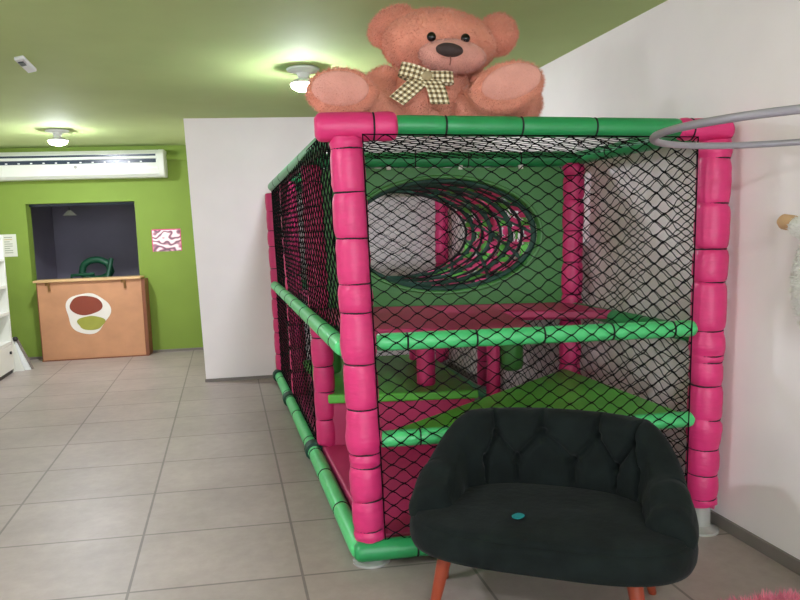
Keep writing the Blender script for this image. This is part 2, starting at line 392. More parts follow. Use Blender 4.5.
t = thing('notice', 'white printed notice sheet on the green wall beside the opening', 'notice', (-2.52,YB,1.25))
MB().box((-2.69,YB-.003,1.25),(-2.415,YB,1.515)).build('sheet', M['paper'], t)
for i in range(8):
    mm = MB().box((-2.55,YB-.0045,1.475-i*.026),(-2.46-(.03 if i%3==2 else 0),YB-.003,1.483-i*.026)); mm.build('text_line', M['red_ink'] if i == 1 else M['ink'], t)
t = thing('picture_print', 'small pink and white abstract print on the green wall', 'picture', (-.69,YB,1.25))
MB().box((-.865,YB-.006,1.245),(-.522,YB,1.515)).build('sheet', M['poster'], t)
eb = MB(); eb.box((-.865,YB-.0075,1.503),(-.522,YB-.006,1.515)); eb.box((-.865,YB-.0075,1.245),(-.857,YB-.006,1.515)); eb.box((-.53,YB-.0075,1.245),(-.522,YB-.006,1.515))
eb.build('border', M['web_pink'], t)

for o in list(C.objects):
    if o.parent is None and (o.name.split('.')[0] in ('wall_back','window_1','wall_inner_back','wall_inner_left','wall_inner_right','air_conditioner','service_counter','wall_sticker','notice','picture_print','trim_1','baseboard_back','armchair','pendant_lamp')):
        px, py = -1.45, YB; dx, dy = o.location.x-px, o.location.y-py; ca, sa = math.cos(-.095), math.sin(-.095)
        o.location.x, o.location.y = px+dx*ca-dy*sa, py+dx*sa+dy*ca; o.rotation_euler.z = -.095
# white shelf unit against the left wall
t = thing('shelf_unit', 'tall white open shelf unit with drawers at the left edge', 'shelf', (-2.55,8.0,0))
SX = -2.33; sy0, sy1 = 6.9, 8.40
MB().box((XL+.002,sy1-.03,.0),(SX,sy1,1.50)).build('side_panel', M['shelf'], t)
MB().box((XL+.002,sy0,.0),(SX,sy0+.03,1.50)).build('side_panel', M['shelf'], t)
MB().box((XL+.002,sy0+.03,.0),(XL+.02,sy1-.03,1.50)).build('back_panel', M['shelf'], t)
for z in (.32,.64,.93,1.22,1.47): MB().box((XL+.02,sy0+.03,z),(SX,sy1-.03,z+.03)).build('shelf', M['shelf'], t)
MB().box((XL+.02,sy0+.03,.0),(SX-.015,sy1-.03,.04)).build('plinth', M['knob'], t)
for a,b in ((sy0+.035,(sy0+sy1)/2-.003),((sy0+sy1)/2+.003,sy1-.035)):
    d = bev(MB().box((XL+.03,a,.045),(SX+.004,b,.315)).build('drawer', M['shelf'], t), .004)
    MB().tube([(SX+.004,b-.10,.235),(SX+.022,b-.10,.235)], .016, 12).build('knob', M['knob'], d, True)
# white folding step leaning at the shelf end
t = thing('step_stool', 'folded white step stool standing at the end of the shelf', 'stool', (-2.28,8.50,0))
MB().hexa([(-2.37,8.43,0),(-2.25,8.43,0),(-2.25,8.46,0),(-2.37,8.46,0),(-2.40,8.44,.36),(-2.34,8.44,.36),(-2.34,8.47,.36),(-2.40,8.47,.36)]).build('frame', M['shelf'], t)
MB().hexa([(-2.25,8.47,0),(-2.19,8.47,0),(-2.19,8.50,0),(-2.25,8.50,0),(-2.36,8.47,.37),(-2.33,8.47,.37),(-2.33,8.50,.37),(-2.36,8.50,.37)]).build('frame', M['plastic'], t)
MB().hexa([(-2.20,8.50,0),(-2.17,8.50,0),(-2.17,8.54,0),(-2.20,8.54,0),(-2.33,8.48,.37),(-2.31,8.48,.37),(-2.31,8.52,.37),(-2.33,8.52,.37)]).build('leg', M['skirting'], t)
MB().ell((-2.32,8.47,.355),(.028,.03,.028)).build('knob', M['knob'], t, True)

# ------------------------------------------------------------------ soft play frame
ZT = 1.85
CN = {(0,0,0):(.535,2.864),(0,0,1):(.499,2.864),(1,0,0):(2.045,2.69),(1,0,1):(2.105,2.69),(0,1,0):(.47,6.74),(0,1,1):(.45,6.74),(1,1,0):(2.05,6.62),(1,1,1):(2.10,6.62)}
def S(a, d, z):
    w = z/ZT; o = np.zeros(2)
    for (i,j,k), v in CN.items():
        o += np.array(v)*(a if i else 1-a)*(d if j else 1-d)*(w if k else 1-w)
    return np.array([o[0], o[1], z*(1-.022*a)])
play = thing('soft_play_frame', 'pink and green netted soft play climbing frame', 'play frame', (1.25,4.7,0))
PR = .072
def zL(y): return .067+(545-y)*.004252
def zR(y): return .067+(515-y)*.004517
def post(a, d, z0, z1, ties, r=PR, bulge=()):
    A, B = S(a,d,z0), S(a,d,z1)
    tz = sorted([z for z in ties if z0+.02 < z < z1-.02]); edges = [z0]+tz+[z1]
    zs = []; rs = []
    for e0, e1 in zip(edges[:-1], edges[1:]):
        L = e1-e0; k = random.uniform(.97,1.03)
        for f in (0,.03,.08,.2,.35,.5,.65,.8,.92,.97):
            z = e0+L*f; e = min(f,1-f)
            rr = r*(.86+.14*min(1,(e*L/.030))**.5)*(1+.02*(1-abs(f-.5)*2))*(k if e > .05 else 1)
            for bz in bulge: rr *= 1+.10*math.exp(-((z-bz)/.05)**2)
            zs.append(z); rs.append(rr)
    zs.append(z1); rs.append(r*.86)
    P = [S(a,d,z)+np.array([random.uniform(-.0015,.0015),0,0]) for z in zs]
    o = MB().tube(P, rs, 28).build('post', M['pink'], play, True, ang=75)
    for z in tz:
        c = S(a,d,z)
        rr = r*.865
        for bz in bulge: rr *= 1+.10*math.exp(-((z-bz)/.05)**2)
        MB().tube([(c[0]+rr*math.cos(2*PI*i/24), c[1]+rr*math.sin(2*PI*i/24), c[2]+random.uniform(-.0012,.0012)) for i in range(24)], .0042, 6, closed=True).build('tie', M['tie'], o, True)
    return o
MID = lambda a: .36-.045*a
FRM3 = lambda a: .725-.03*a
def gen_ties(seed):
    r = random.Random(seed); z = .12; out = []
    while z < 1.75: out.append(z); z += r.uniform(.13,.21)
    return out
post(0,0,.10,1.80,[zL(y) for y in (148,189,233,277,305,356,401,446,460,494,525)], bulge=(.95,.54))
post(1,0,.13,1.80,[zR(y) for y in (149,193,238,271,320,345,352,376,411,442,469,494)], bulge=(.86,.50))
post(.025,MID(0),.10,1.82,gen_ties(3)+[], r=.066)
post(.985,MID(1),.10,1.82,gen_ties(4), r=.066)
post(.025,FRM3(0),.10,1.82,gen_ties(5), r=.066)
post(.99,FRM3(1),.10,1.82,gen_ties(6), r=.066)
post(0,1,.10,1.80,gen_ties(8), r=.066)
post(.99,1,.10,1.80,gen_ties(9), r=.066)
# levelling feet
def foot(a, d, z1, r=.056):
    c = S(a,d,0); mb = MB()
    mb.tube([(c[0],c[1],0),(c[0],c[1],.010),(c[0],c[1],.014),(c[0],c[1],.03),(c[0],c[1],z1)], [r*1.45,r*1.45,r*1.2,r*.8,r*.8], 24)
    o = mb.build('foot', M['chrome'], play, True, ang=35)
    return o
for q in ((0,0,.105),(1,0,.135),(.025,MID(0),.105),(.985,MID(1),.105),(0,1,.105),(.99,1,.105),(.025,FRM3(0),.105),(.99,FRM3(1),.105)): foot(*q)
# rails
def rail(A, B, r=.043, ties=(), m='green', name='rail', ends=True, sag=0, tm='tie'):
    A = np.array(A); B = np.array(B); L = np.linalg.norm(B-A)
    ts = sorted(ties); edges = [0]+list(ts)+[1]; us = []; rs = []
    for e0,e1 in zip(edges[:-1],edges[1:]):
        for f in (0,.03,.08,.25,.5,.75,.92,.97):
            u = e0+(e1-e0)*f; e = min(f,1-f)*(e1-e0)*L
            us.append(u); rs.append(r*(.88+.12*min(1,e/.025)**.5))
    us.append(1); rs.append(r*.88)
    if ends: us = [-.012/L]+us+[1+.012/L]; rs = [r*.6]+rs+[r*.6]
    P = [lerp(A,B,u)-np.array([0,0,sag*4*u*(1-u)]) for u in us]
    o = MB().tube(P, rs, 20).build(name, M[m], play, True, ang=75)
    T = (B-A)/L; N = np.cross(T,[0,0,1.]); N /= np.linalg.norm(N); Q = np.cross(T,N)
    for u in ts:
        c = lerp(A,B,u)-np.array([0,0,sag*4*u*(1-u)])
        MB().tube([c+r*.9*(math.cos(2*PI*i/18)*N+math.sin(2*PI*i/18)*Q) for i in range(18)], .0045, 6, closed=True).build('tie', M[tm], o, True)
    return o
f3 = (.25,.5,.75)
# front face
rail(S(.125,0,1.853), S(.895,0,1.853), .043, (.17,.43,.69))
rail(S(-.070,0,1.842), S(.125,0,1.850), .060, (.72,), 'pink', 'corner_sleeve')
rail(S(.895,0,1.850), S(1.038,0,1.845), .050, (.22,), 'pink', 'corner_sleeve')
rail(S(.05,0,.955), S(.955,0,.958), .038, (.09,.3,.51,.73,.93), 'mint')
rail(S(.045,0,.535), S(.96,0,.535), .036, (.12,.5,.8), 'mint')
rail(S(-.045,-.012,.066), S(.955,-.005,.066), .045, (.17,.5,.8))
# left side
rail(S(0,.03,1.86), S(0,.98,1.85), .043, (.12,.33,.5,.7,.85))
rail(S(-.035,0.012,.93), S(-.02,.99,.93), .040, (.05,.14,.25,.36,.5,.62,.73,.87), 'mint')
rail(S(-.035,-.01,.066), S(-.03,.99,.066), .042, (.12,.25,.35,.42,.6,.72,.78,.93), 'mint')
# right side
rail(S(1,.03,1.855), S(1,.98,1.85), .040, (.2,.4,.6,.8))
rail(S(.985,.02,.92), S(.985,.98,.92), .040, (.1,.3,.5,.7,.9))
rail(S(.93,.06,.066), S(.95,.98,.066), .036, (.3,.6))
# mid frame, third frame, back frame
rail(S(.02,MID(0),1.85), S(.98,MID(1),1.85), .045, (.2,.4,.6,.8))
for aa in (.30,.56,.78):
    c = S(aa,MID(aa),1.80); MB().box(c-[.012,.05,.012], c+[.012,-.03,.012]).build('cable_tie', M['white_tie'], play)
rail(S(.03,FRM3(0),1.85), S(.98,FRM3(1),1.85), .043, f3)
rail(S(.02,1,1.85), S(.98,1,1.85), .043, f3)
rail(S(.02,1,.93), S(.98,1,.93), .040, f3)
rail(S(.02,1,.066), S(.98,1,.066), .040, f3)
rail(S(.04,MID(.04),.88), S(.97,MID(.97),.88), .03, f3, 'pink')
# corner knots on the left bottom rail
for dd in (MID(0)+.005, FRM3(0)+.005, .985):
    c = S(-.032,dd,.066); MB().tube([c-[0,.06,0], c-[0,.045,0], c+[0,.045,0], c+[0,.06,0]], [.040,.056,.056,.040], 16).build('joint_wrap', M['dkgreen'], play, True)

# platforms and panels
def slab(poly, z0, z1, name, m, bevel=.012):
    lo = [S(a,d,z0) for a,d in poly]; hi = [S(a,d,z1) for a,d in poly]; n = len(poly)
    mb = MB(); mb.add(lo+hi, [tuple(range(n))[::-1], tuple(range(n,2*n))]+[(i,(i+1)%n,n+(i+1)%n,n+i) for i in range(n)])
    # keep outward winding
    return bev(mb.build(name, M[m], play), bevel)
slab([(.0,.005),(.985,.005),(.985,MID(1)-.02),(.60,MID(.6)),(.60,.985),(.0,.985)], .055, .105, 'floor_mat', 'pink_mat')
slab([(.055,.014),(.965,.014),(.95,MID(1)-.012)], .49, .545, 'ramp_mat', 'lime')
slab([(.03,MID(0)-.02),(.61,MID(.6)-.02),(.66,.66),(.03,.66)], .375, .43, 'low_platform', 'lime')
slab([(.03,MID(0)-.012),(.60,MID(.6)-.012),(.60,MID(.6)),(.03,MID(0))], .105, .375, 'riser_panel', 'pink_mat', .004)
slab([(.04,.10),(.555,.05),(.625,.235),(.985,.185),(.96,MID(1)-.02),(.97,FRM3(1)),(.04,FRM3(0)),(.04,.30)], .91, .96, 'upper_platform', 'pink_mat')
# panel with the elliptical tunnel mouth
HC_A, HZ, HRX, HRZ = .500, 1.392, .585, .345
def panel():
    a0, a1, z0, z1 = .03, .955, .955, 1.80; n = 72
    cen = S(HC_A, MID(HC_A), HZ); wid = np.linalg.norm(S(1,MID(1),HZ)-S(0,MID(0),HZ))
    mb = MB(); rings = []
    for off in (-.02,.02):
        inner=[]; outer=[]
        for i in range(n):
            t = 2*PI*i/n; c, s = math.cos(t), math.sin(t)
            ai, zi = HC_A+HRX/wid*c, HZ+HRZ*s
            # outer boundary: ray to the rectangle
            k = 1e9
            dx, dz = HRX/wid*c, HRZ*s
            if dx > 1e-9: k = min(k,(a1-HC_A)/dx)
            if dx < -1e-9: k = min(k,(a0-HC_A)/dx)
            if dz > 1e-9: k = min(k,(z1-HZ)/dz)
            if dz < -1e-9: k = min(k,(z0-HZ)/dz)
            ao, zo = HC_A+dx*k, HZ+dz*k
            inner.append(S(ai,MID(ai),zi)+[0,off,0]); outer.append(S(ao,MID(ao),zo)+[0,off,0])
        rings.append((inner,outer))
    allv = rings[0][0]+rings[0][1]+rings[1][0]+rings[1][1]; fs=[]
    for i in range(n):
        j=(i+1)%n
        fs += [(i,n+i,n+j,j),(2*n+i,2*n+j,3*n+j,3*n+i),(i,j,2*n+j,2*n+i),(n+i,3*n+i,3*n+j,n+j)]
    mb.add(allv, fs)
    o = mb.build('tunnel_panel', M['panel'], play)
    # corners lost by the ray construction are closed by the frame's sleeve
    return o, wid
pan, wid = panel()
def ering(d, rx, rz, rad, m, name, n=64, parent=None):
    pts = []
    for i in range(n):
        t = 2*PI*i/n; a = HC_A+rx/wid*math.cos(t); pts.append(S(a, d+(MID(a)-MID(HC_A)), HZ+rz*math.sin(t)))
    return MB().tube(pts, rad, 8, closed=True).build(name, m, parent or play, True)
ering(MID(.5)-.006, HRX+.01, HRZ+.01, .012, M['panel'], 'mouth_rim')
D0, D1 = MID(.5)+.01, .665; NR = 8
for k in range(NR):
    d = D0+(D1-D0)*k/(NR-1)
    ering(d, HRX-.012, HRZ-.008, 0.0105 if k%2 else .019, M['dkgreen'] if k%2==0 else M['tie'], 'tunnel_hoop')
# webbing strips woven between the hoops, broken into dashes of alternating colour
NS = 40
for k in range(NR-1):
    mb = MB(); cols = []; n = NS*4
    for i in range(n):
        s = i//4; pick = (s*7+k*5) % 10; full = (i % 4 in (0,1,2)) and pick < 9
        h = (.40 if pick % 2 else .30) if (i % 4 != 3 and pick < 8) else .05
        t = 2*PI*(i+1.2*(k%2))/n
        for (f, ro) in ((.5-h,1.0),(.5+h,1.0),(.5+h,1.012),(.5-h,1.012)):
            d = D0+(D1-D0)*(k+f)/(NR-1); a = HC_A+(HRX-.012)*ro/wid*math.cos(t)
            mb.v.append(tuple(S(a, d+(MID(a)-MID(HC_A)), HZ+(HRZ-.008)*ro*math.sin(t))))
    for i in range(n):
        i2 = (i+1) % n; s = i//4; c = 0 if (s*7+k*5) % 10 < 6 else 1
        for q in range(4): mb.f.append((i*4+q, i*4+(q+1)%4, i2*4+(q+1)%4, i2*4+q)); cols.append(c)
    o = mb.build('tunnel_webbing', M['web_pink'], play); o.data.materials.append(M['web_green'])
    o.data.polygons.foreach_set('material_index', cols)
for s in range(12):
    mb = MB(); pts = []
    for k in range(15):
        f = k/14; d = D0+(D1-D0)*f; t = 2*PI*s/12+(.9*f)
        a = HC_A+(HRX-.004)/wid*math.cos(t); pts.append(S(a, d+(MID(a)-MID(HC_A)), HZ+(HRZ-.002)*math.sin(t)))
    mb.tube(pts, .014, 6).build('tunnel_strap', M['dkgreen'], play, True)
for a_ in (.18,.5,.82):   # slings carrying the far hoop
    a2 = HC_A+(a_-HC_A)*.9
    zz = HZ+(HRZ-.008)*math.sqrt(max(0,1-((a2-HC_A)*wid/(HRX-.012))**2))
    MB().tube([S(a2,D1,zz), S(a_,FRM3(a_)-.005,1.83)], .006, 6).build('tunnel_sling', M['tie'], play, True)
# pillars and rollers under the upper platform
def pillar(a, d, z0, z1, r, m, name, flare=0):
    zs = [z0, z0+.01, z0+.06, (z0+z1)/2, z1-.02, z1]; rs = [r*(.9+flare), r*(1+flare), r*(1+flare*.5), r, r, r*.85]
    return MB().tube([S(a,d,z) for z in zs], rs, 24).build(name, M[m], play, True, ang=70)
pillar(.445,.375,.43,.91,.060,'pink','pillar')
pillar(.555,.60,.43,.91,.05,'pink','pillar')
pillar(.70,.345,.105,.91,.042,'pink','pillar',.5)
def roller(a, d, z0, z1, r):
    zs = [z0, z0+.012, z0+.04, z1-.04, z1-.012, z1]; rs = [r*.6, r*.9, r, r, r*.9, r*.6]
    o = MB().tube([S(a,d,z) for z in zs], rs, 24).build('hanging_roller', M['panel'], play, True, ang=70)
    MB().tube([S(a,d,z1), S(a,d,.89)], .008, 6).build('cord', M['tie'], o)
roller(.775,.345,.52,.83,.075)
roller(.115,.50,.44,.86,.06)

# nets
def net(fn, nu, nv, name, r=.0027, jit=.14, m='net'):
    mb = MB(); node = {}
    for j in range(2*nv+1):
        for i in range(2*nu+1):
            if (i+j) % 2: continue
            ju = random.uniform(-jit,jit) if 0 < i < 2*nu else 0; jv = random.uniform(-jit,jit) if 0 < j < 2*nv else 0
            node[i,j] = np.array(fn((i+ju)/(2*nu), (j+jv)/(2*nv)))
    e = [(node[k], node[k[0]+s, k[1]+1]) for k in node for s in (-1,1) if (k[0]+s, k[1]+1) in node]
    ctr = fn(.5,.5); nrm = np.cross(np.array(fn(.6,.5))-ctr, np.array(fn(.5,.6))-ctr); nrm /= np.linalg.norm(nrm)
    A = np.array([p for p,q in e]); B = np.array([q for p,q in e]); ne = len(e)
    vdir = np.array(fn(.5,.6))-ctr; vdir /= np.linalg.norm(vdir)
    # cords run in waves: flat where two cords meet, steep between
    ts = (0,.30,.70,1); pts = []
    for t in ts:
        p = A*(1-t)+B*t; dv = ((B-A)@vdir)[:,None]
        bow = {0:0,.30:-.075,.70:.075,1:0}[t]
        pts.append(p+vdir*dv*bow)
    P = np.stack(pts, 1); T = np.gradient(P, axis=1); T /= np.linalg.norm(T,axis=2)[:,:,None]
    N1 = np.cross(T, nrm); N1 /= np.linalg.norm(N1,axis=2)[:,:,None]; N2 = np.cross(T,N1)
    rr = np.array([1.35,.95,.95,1.35])[None,:,None]*r
    V = np.stack([P+rr*(math.cos(PI/4+PI/2*k)*N1+math.sin(PI/4+PI/2*k)*N2) for k in range(4)], 2).reshape(-1,3)
    mb.v = [tuple(x) for x in V.tolist()]
    for i in range(ne):
        for g in range(3):
            o = i*16+g*4
            for k in range(4): mb.f.append((o+k, o+(k+1)%4, o+4+(k+1)%4, o+4+k))
    # selvedge cord along the border
    border = [fn(u,0) for u in np.linspace(0,1,9)]+[fn(1,v) for v in np.linspace(0,1,9)[1:]]+[fn(u,1) for u in np.linspace(1,0,9)[1:]]+[fn(0,v) for v in np.linspace(1,0,9)[1:-1]]
    mb.tube(border, r*1.1, 5, closed=True)
    return mb.build(name, M[m], play)
net(lambda u,v: S(.036+.894*u, -.0125-.003*math.sin(PI*u)*math.sin(PI*v),   .105+v*1.705), 15, 28, 'front_net')
net(lambda u,v: S(.985+.006*math.sin(PI*v), .022+.97*u, .08+v*1.75), 31, 25, 'side_net', .0023)
net(lambda u,v: S((-.020-.012*math.sin(PI*v)-.010*v)*(1-.8*u), .022+.95*u, .965+v*.89), 36, 14, 'side_net', .0036)
net(lambda u,v: S(-.015, MID(0)+.02+(.97-MID(0))*u, .10+v*.80), 22, 12, 'side_net', .0036)
net(lambda u,v: S(.03+.94*u, .995, .08+v*1.75), 15, 27, 'back_net')
net(lambda u,v: S(.02+.96*u, .012+.975*v, 1.852), 15, 36, 'top_net')

# ------------------------------------------------------------------ teddy bear on the top bar
YAW = -13.8; RZ = rotm('Z', YAW)
BO = np.array([.93, 3.10, 1.941])
def bl(x, y, z): return BO + RZ @ np.array([x,y,z])
bear = thing('teddy_bear', 'large salmon pink plush teddy bear with a checked bow sitting on the frame', 'teddy bear', tuple(bl(0,0,-.09)))
def lumpy(amp, s):
    ph = RNG.uniform(0,6,6)
    def f(p, d): return p*(1+amp*(math.sin(s*d[0]+ph[0])*math.sin(s*d[1]+ph[1])+math.sin(s*1.7*d[2]+ph[2])*math.sin(s*1.3*d[0]+ph[3]))*.5)
    return f
def bell(c, r, name, m, parent, tilt=(0,0,0), fz=0, ln=.018, amp=.03, nu=40, nv=26):
    R = RZ @ rotm('Y',tilt[1]) @ rotm('X',tilt[0]) @ rotm('Z',tilt[2])
    mb = MB().ell(bl(*c), r, R, nu, nv, lumpy(amp,4))
    if fz: mb.fuzz(fz, ln)
    return mb.build(name, M[m], parent, True, ang=180)
bell((0,.10,.082),(.225,.17,.165),'torso','fur',bear,fz=7000)
head = bell((.05,.05,.312),(.262,.20,.142),'head','fur',bear,(0,5,0),fz=11000,amp=.02)
bell((-.155,.07,.405),(.118,.062,.078),'ear','fur',head,(0,-28,0),fz=3500)
bell((.322,.07,.352),(.088,.060,.090),'ear','fur',head,(0,28,0),fz=3500)
bell((.098,-.100,.222),(.148,.098,.066),'muzzle','muzzle',head,(-8,6,0),fz=3500,ln=.010,amp=.015)
bell((.080,-.196,.226),(.058,.030,.028),'nose','nose',head,(0,8,0),amp=.02)
bell((.008,-.158,.292),(.020,.017,.020),'eye','eye',head,amp=0,nu=16,nv=10)
bell((.152,-.160,.280),(.020,.017,.020),'eye','eye',head,amp=0,nu=16,nv=10)
mth = [bl(.080+.004*math.sin(k*.8),-.204+.003*k,.208-.011*k) for k in range(5)]
MB().tube(mth, .003, 6).build('mouth', M['stitch'], head, True)
def limb(pts, rad, name, fz):
    P = np.array(pts, float); k = len(P); t = np.linspace(0,k-1,24)
    Q = np.stack([np.interp(t, range(k), P[:,i]) for i in range(3)],1); R = np.interp(t, range(k), rad)
    for _ in range(3): Q[1:-1] = (Q[:-2]+2*Q[1:-1]+Q[2:])/4
    e = np.linspace(0,1,24); R = R*np.clip(np.minimum(e,1-e)*9,.0,1)**.5+1e-3
    mb = MB().tube([bl(*q) for q in Q], R, 24)
    if fz: mb.fuzz(fz,.018)
    return mb.build(name, M['fur'], bear, True, ang=180)
limb([(-.14,.10,.17),(-.215,.05,.12),(-.245,-.03,.045),(-.20,-.07,.0)], [.085,.09,.088,.07], 'arm', 4500)
limb([(.15,.12,.16),(.27,.12,.10),(.42,.10,.045),(.52,.06,.035)], [.08,.085,.08,.072], 'arm', 4500)
def leg_and_foot(kx, fx, fz, rx, rz, tilt, padr, pado):
    lg = limb([(kx*.14,.06,.02),(kx*.22,-.02,.03),(fx-.02*kx,-.10,fz-.012),(fx,-.15,fz-.004)], [.085,.095,.085,.07], 'leg', 2500)
    c = (fx,-.165,fz)
    R = RZ @ rotm('Y',tilt)
    f = lambda p,d: np.array([p[0], p[1]*(.35 if d[1] < 0 else 1), p[2]])
    mb = MB().ell(bl(*c), (rx,.085,rz), R, 40, 26, f); mb.fuzz(5500,.018)
    ft = mb.build('foot', M['fur'], lg, True, ang=180)
    pc = (fx+pado[0], -.188, fz+pado[1])
    mb = MB().ell(bl(*pc), (padr[0],.014,padr[1]), R, 36, 18)
    mb.build('foot_pad', M['fur_pad'], ft, True, ang=180)
leg_and_foot(-1, -.383, .073, .150, .100, 4, (.122,.074), (-.004,.012))
leg_and_foot(1, .325, .072, .158, .100, -14, (.130,.072), (.014,.016))
# bow
bow = MB()
acr = lambda x,y,z: RZ @ np.array([x,y,z])
kn = (-.016,-.150,.130)
def ribbon(pts, across, width, name='ribbon'):
    mb = MB(); P = np.array(pts, float); k = len(P); t = np.linspace(0,k-1,20)
    Q = np.stack([np.interp(t, range(k), P[:,i]) for i in range(3)],1)
    for _ in range(2): Q[1:-1] = (Q[:-2]+2*Q[1:-1]+Q[2:])/4
    A = np.array(across, float); A = A/np.linalg.norm(A)
    mb.strip([bl(*q) for q in Q], RZ @ A, width, .003, 46)
    return mb
ribbon([kn,(-.05,-.172,.140),(-.105,-.170,.158),(-.140,-.145,.170),(-.105,-.138,.148),(-.05,-.145,.134),kn],(.35,0,1),.062).build('ribbon_loop', M['gingham'], bear, True)
ribbon([kn,(.03,-.172,.122),(.075,-.17,.122),(.105,-.15,.120),(.075,-.14,.112),(.03,-.145,.12),kn],(-.05,0,1),.050).build('ribbon_loop', M['gingham'], bear, True)
ribbon([kn,(-.055,-.172,.105),(-.100,-.19,.065),(-.150,-.19,.025)],(.8,-.1,-.55),.072).build('ribbon_tail', M['gingham'], bear, True)
ribbon([kn,(.01,-.178,.10),(.025,-.195,.055),(.035,-.195,.005)],(1,0,-.05),.082).build('ribbon_tail', M['gingham'], bear, True)
MB().ell(bl(kn[0],kn[1]-.012,kn[2]),(.022,.018,.020),RZ).build('ribbon_knot', M['ribbon_tan'], bear, True)
# ------------------------------------------------------------------ velvet armchair
CPSI = -34; RC = rotm('Z', CPSI); CO = np.array([1.098, 2.29, 0])
def cl(x, y, z): return CO + RC @ np.array([x,y,z])
chair = thing('armchair', 'dark green velvet tub armchair with tufted back and wooden legs', 'armchair', tuple(CO))
def plan(t):
    """centre line of the shell, t -1..1 from the left arm front round the back to the right arm front"""
    W, D = .408, .25; k = abs(t)*1.42
    if k <= 1:
        th = k*PI/2; x = W*math.sin(th)**.85; y = .00+D*max(0,math.cos(th))**.9
    else: x = W+.012*math.sin((k-1)/.42*PI); y = 0-(k-1)/.42*.155
    return np.array([math.copysign(x, t), y])
def smooth(e0, e1, x):
    t = min(1,max(0,(x-e0)/(e1-e0))); return t*t*(3-2*t)
def topz(t):
    k = abs(t)
    return .690-.005*k-.150*smooth(.36,.74,k)-.050*smooth(.74,.95,k)
# tuft nodes on the inside of the back: (t, z)
UP = [(-.10,.605),(.10,.605),(.32,.600),(-.32,.600)]; LOW = [(0,.505),(.21,.50),(-.21,.505),(.40,.50),(-.40,.50)]
SEG = []
for (a,b) in (((-.40),(-.32)),((-.32),(-.21)),((-.21),(-.10)),((-.10),0),(0,.10),(.10,.21),(.21,.32),(.32,.40)):
    za = .605 if round(abs(a),2) in (.10,.32) else .503; zb = .605 if round(abs(b),2) in (.10,.32) else .503
    SEG.append(((a,za),(b,zb)))
for t_ in (-.32,-.10,.10,.32): SEG.append(((t_,.605),(t_,.70)))
for t_ in (-.40,-.21,0,.21,.40): SEG.append(((t_,.503),(t_,.43)))
def tuft(t, z):
    g = 0; t = t-.06; px = t*1.15
    for (a,za),(b,zb) in SEG:
        A = np.array([a*1.15,za]); B = np.array([b*1.15,zb]); p = np.array([px,z]); u = np.clip(((p-A)@(B-A))/((B-A)@(B-A)),0,1)
        dd = np.linalg.norm(p-(A+(B-A)*u)); g = max(g, math.exp(-(dd/.014)**2)*.75)
    for a,za in UP+LOW:
        dd = math.hypot(px-a*1.15, z-za); g = max(g, math.exp(-(dd/.024)**2)*1.5)
    return g
def shell():
    NT, = (240,); mb = MB(); ts = np.linspace(-1,1,NT+1); cols = []
    for t in ts:
        p = plan(t); q = plan(min(1,t+.004)); q0 = plan(max(-1,t-.004)); tg = q-q0; tg /= np.linalg.norm(tg)
        nin = np.array([tg[1],-tg[0]])            # towards the seat
        endk = min(1,(1-abs(t))/.075); endk = max(0,endk); rd = math.sqrt(max(0,1-(1-endk)**2))
        T = topz(t); zb = .33; th = (.052+.016*smooth(.45,.75,abs(t)))*(.35+.65*rd); T = zb+(T-zb)*(.80+.20*rd)
        sec = []
        ns = 22
        for i in range(ns): sec.append((-1, i/(ns-1)))                 # outer, up
        for i in range(1,10): a = PI*i/10; sec.append((-math.cos(a), 1, math.sin(a)))
        for i in range(ns*2): sec.append((1, 1-i/(2*ns-1)))
        ring = []
        for s in sec:
            if len(s) == 3: off = s[0]*th; z = T-.05+s[2]*.05
            else:
                z = zb+(T-.05-zb)*s[1]; off = s[0]*th
                if s[0] < 0: off -= .018*math.sin(PI*min(1,s[1]))*rd
                else: off += .016*math.sin(PI*s[1])*rd
            if len(s) == 3 or s[0] > 0:
                w = smooth(.50,.42,abs(t)) if s[0] > -.5 else 0
                g = tuft(t, z) if abs(t) < .5 else 0
                off -= .030*g*(1 if s[0] > .2 else .35)
                off += .010*(1 if s[0] > .2 else 0)*(1-g)*(1-smooth(.42,.55,abs(t)))
            lean = .05*(z-.45)*(1-smooth(.5,.8,abs(t)))                # the back reclines
            xy = p+nin*(off-lean)
            ring.append(cl(xy[0], xy[1], z))
        cols.append(ring)
    n = len(cols[0]); vs = [p for c in cols for p in c]; fs = []
    for i in range(NT):
        for j in range(n): fs.append((i*n+j, (i+1)*n+j, (i+1)*n+(j+1)%n, i*n+(j+1)%n))
    fs += [tuple(range(n)), tuple(range(NT*n,(NT+1)*n))[::-1]]
    mb.add(vs, fs); return mb.build('backrest', M['velvet'], chair, True, ang=180)
shell()
def outline(grow=0, n=96):
    pts = []
    for i in range(n):
        a = 2*PI*i/n; c, s = math.cos(a), math.sin(a)
        x = (.462+grow)*math.copysign(abs(c)**.56, c); y = -.02+((.27 if s > 0 else .265)+grow)*math.copysign(abs(s)**(.80 if s>0 else .72), s)
        pts.append((x,y))
    return pts
def cushion(grow, z0, z1, edge, dome, name):
    mb = MB(); rings = []
    for (sc, z) in ((.80,z0),(.93,z0),(.985,z0+edge*.3),(1.0,z0+edge),(1.005,(z0+z1)/2),(1.0,z1-edge),(.985,z1-edge*.3),(.95,z1),(.85,z1+dome*.3),(.7,z1+dome*.55),(.5,z1+dome*.8),(.3,z1+dome*.95),(.05,z1+dome)):
        rings.append([cl(x*sc, y*sc if True else y, z) for x,y in outline(grow)])
    n = len(rings[0]); fs = []
    for i in range(len(rings)-1):
        for j in range(n): fs.append((i*n+j,i*n+(j+1)%n,(i+1)*n+(j+1)%n,(i+1)*n+j))
    fs += [tuple(range(n))[::-1], tuple(range((len(rings)-1)*n, len(rings)*n))]
    mb.add([p for r in rings for p in r], fs); return mb.build(name, M['velvet'], chair, True, ang=180)
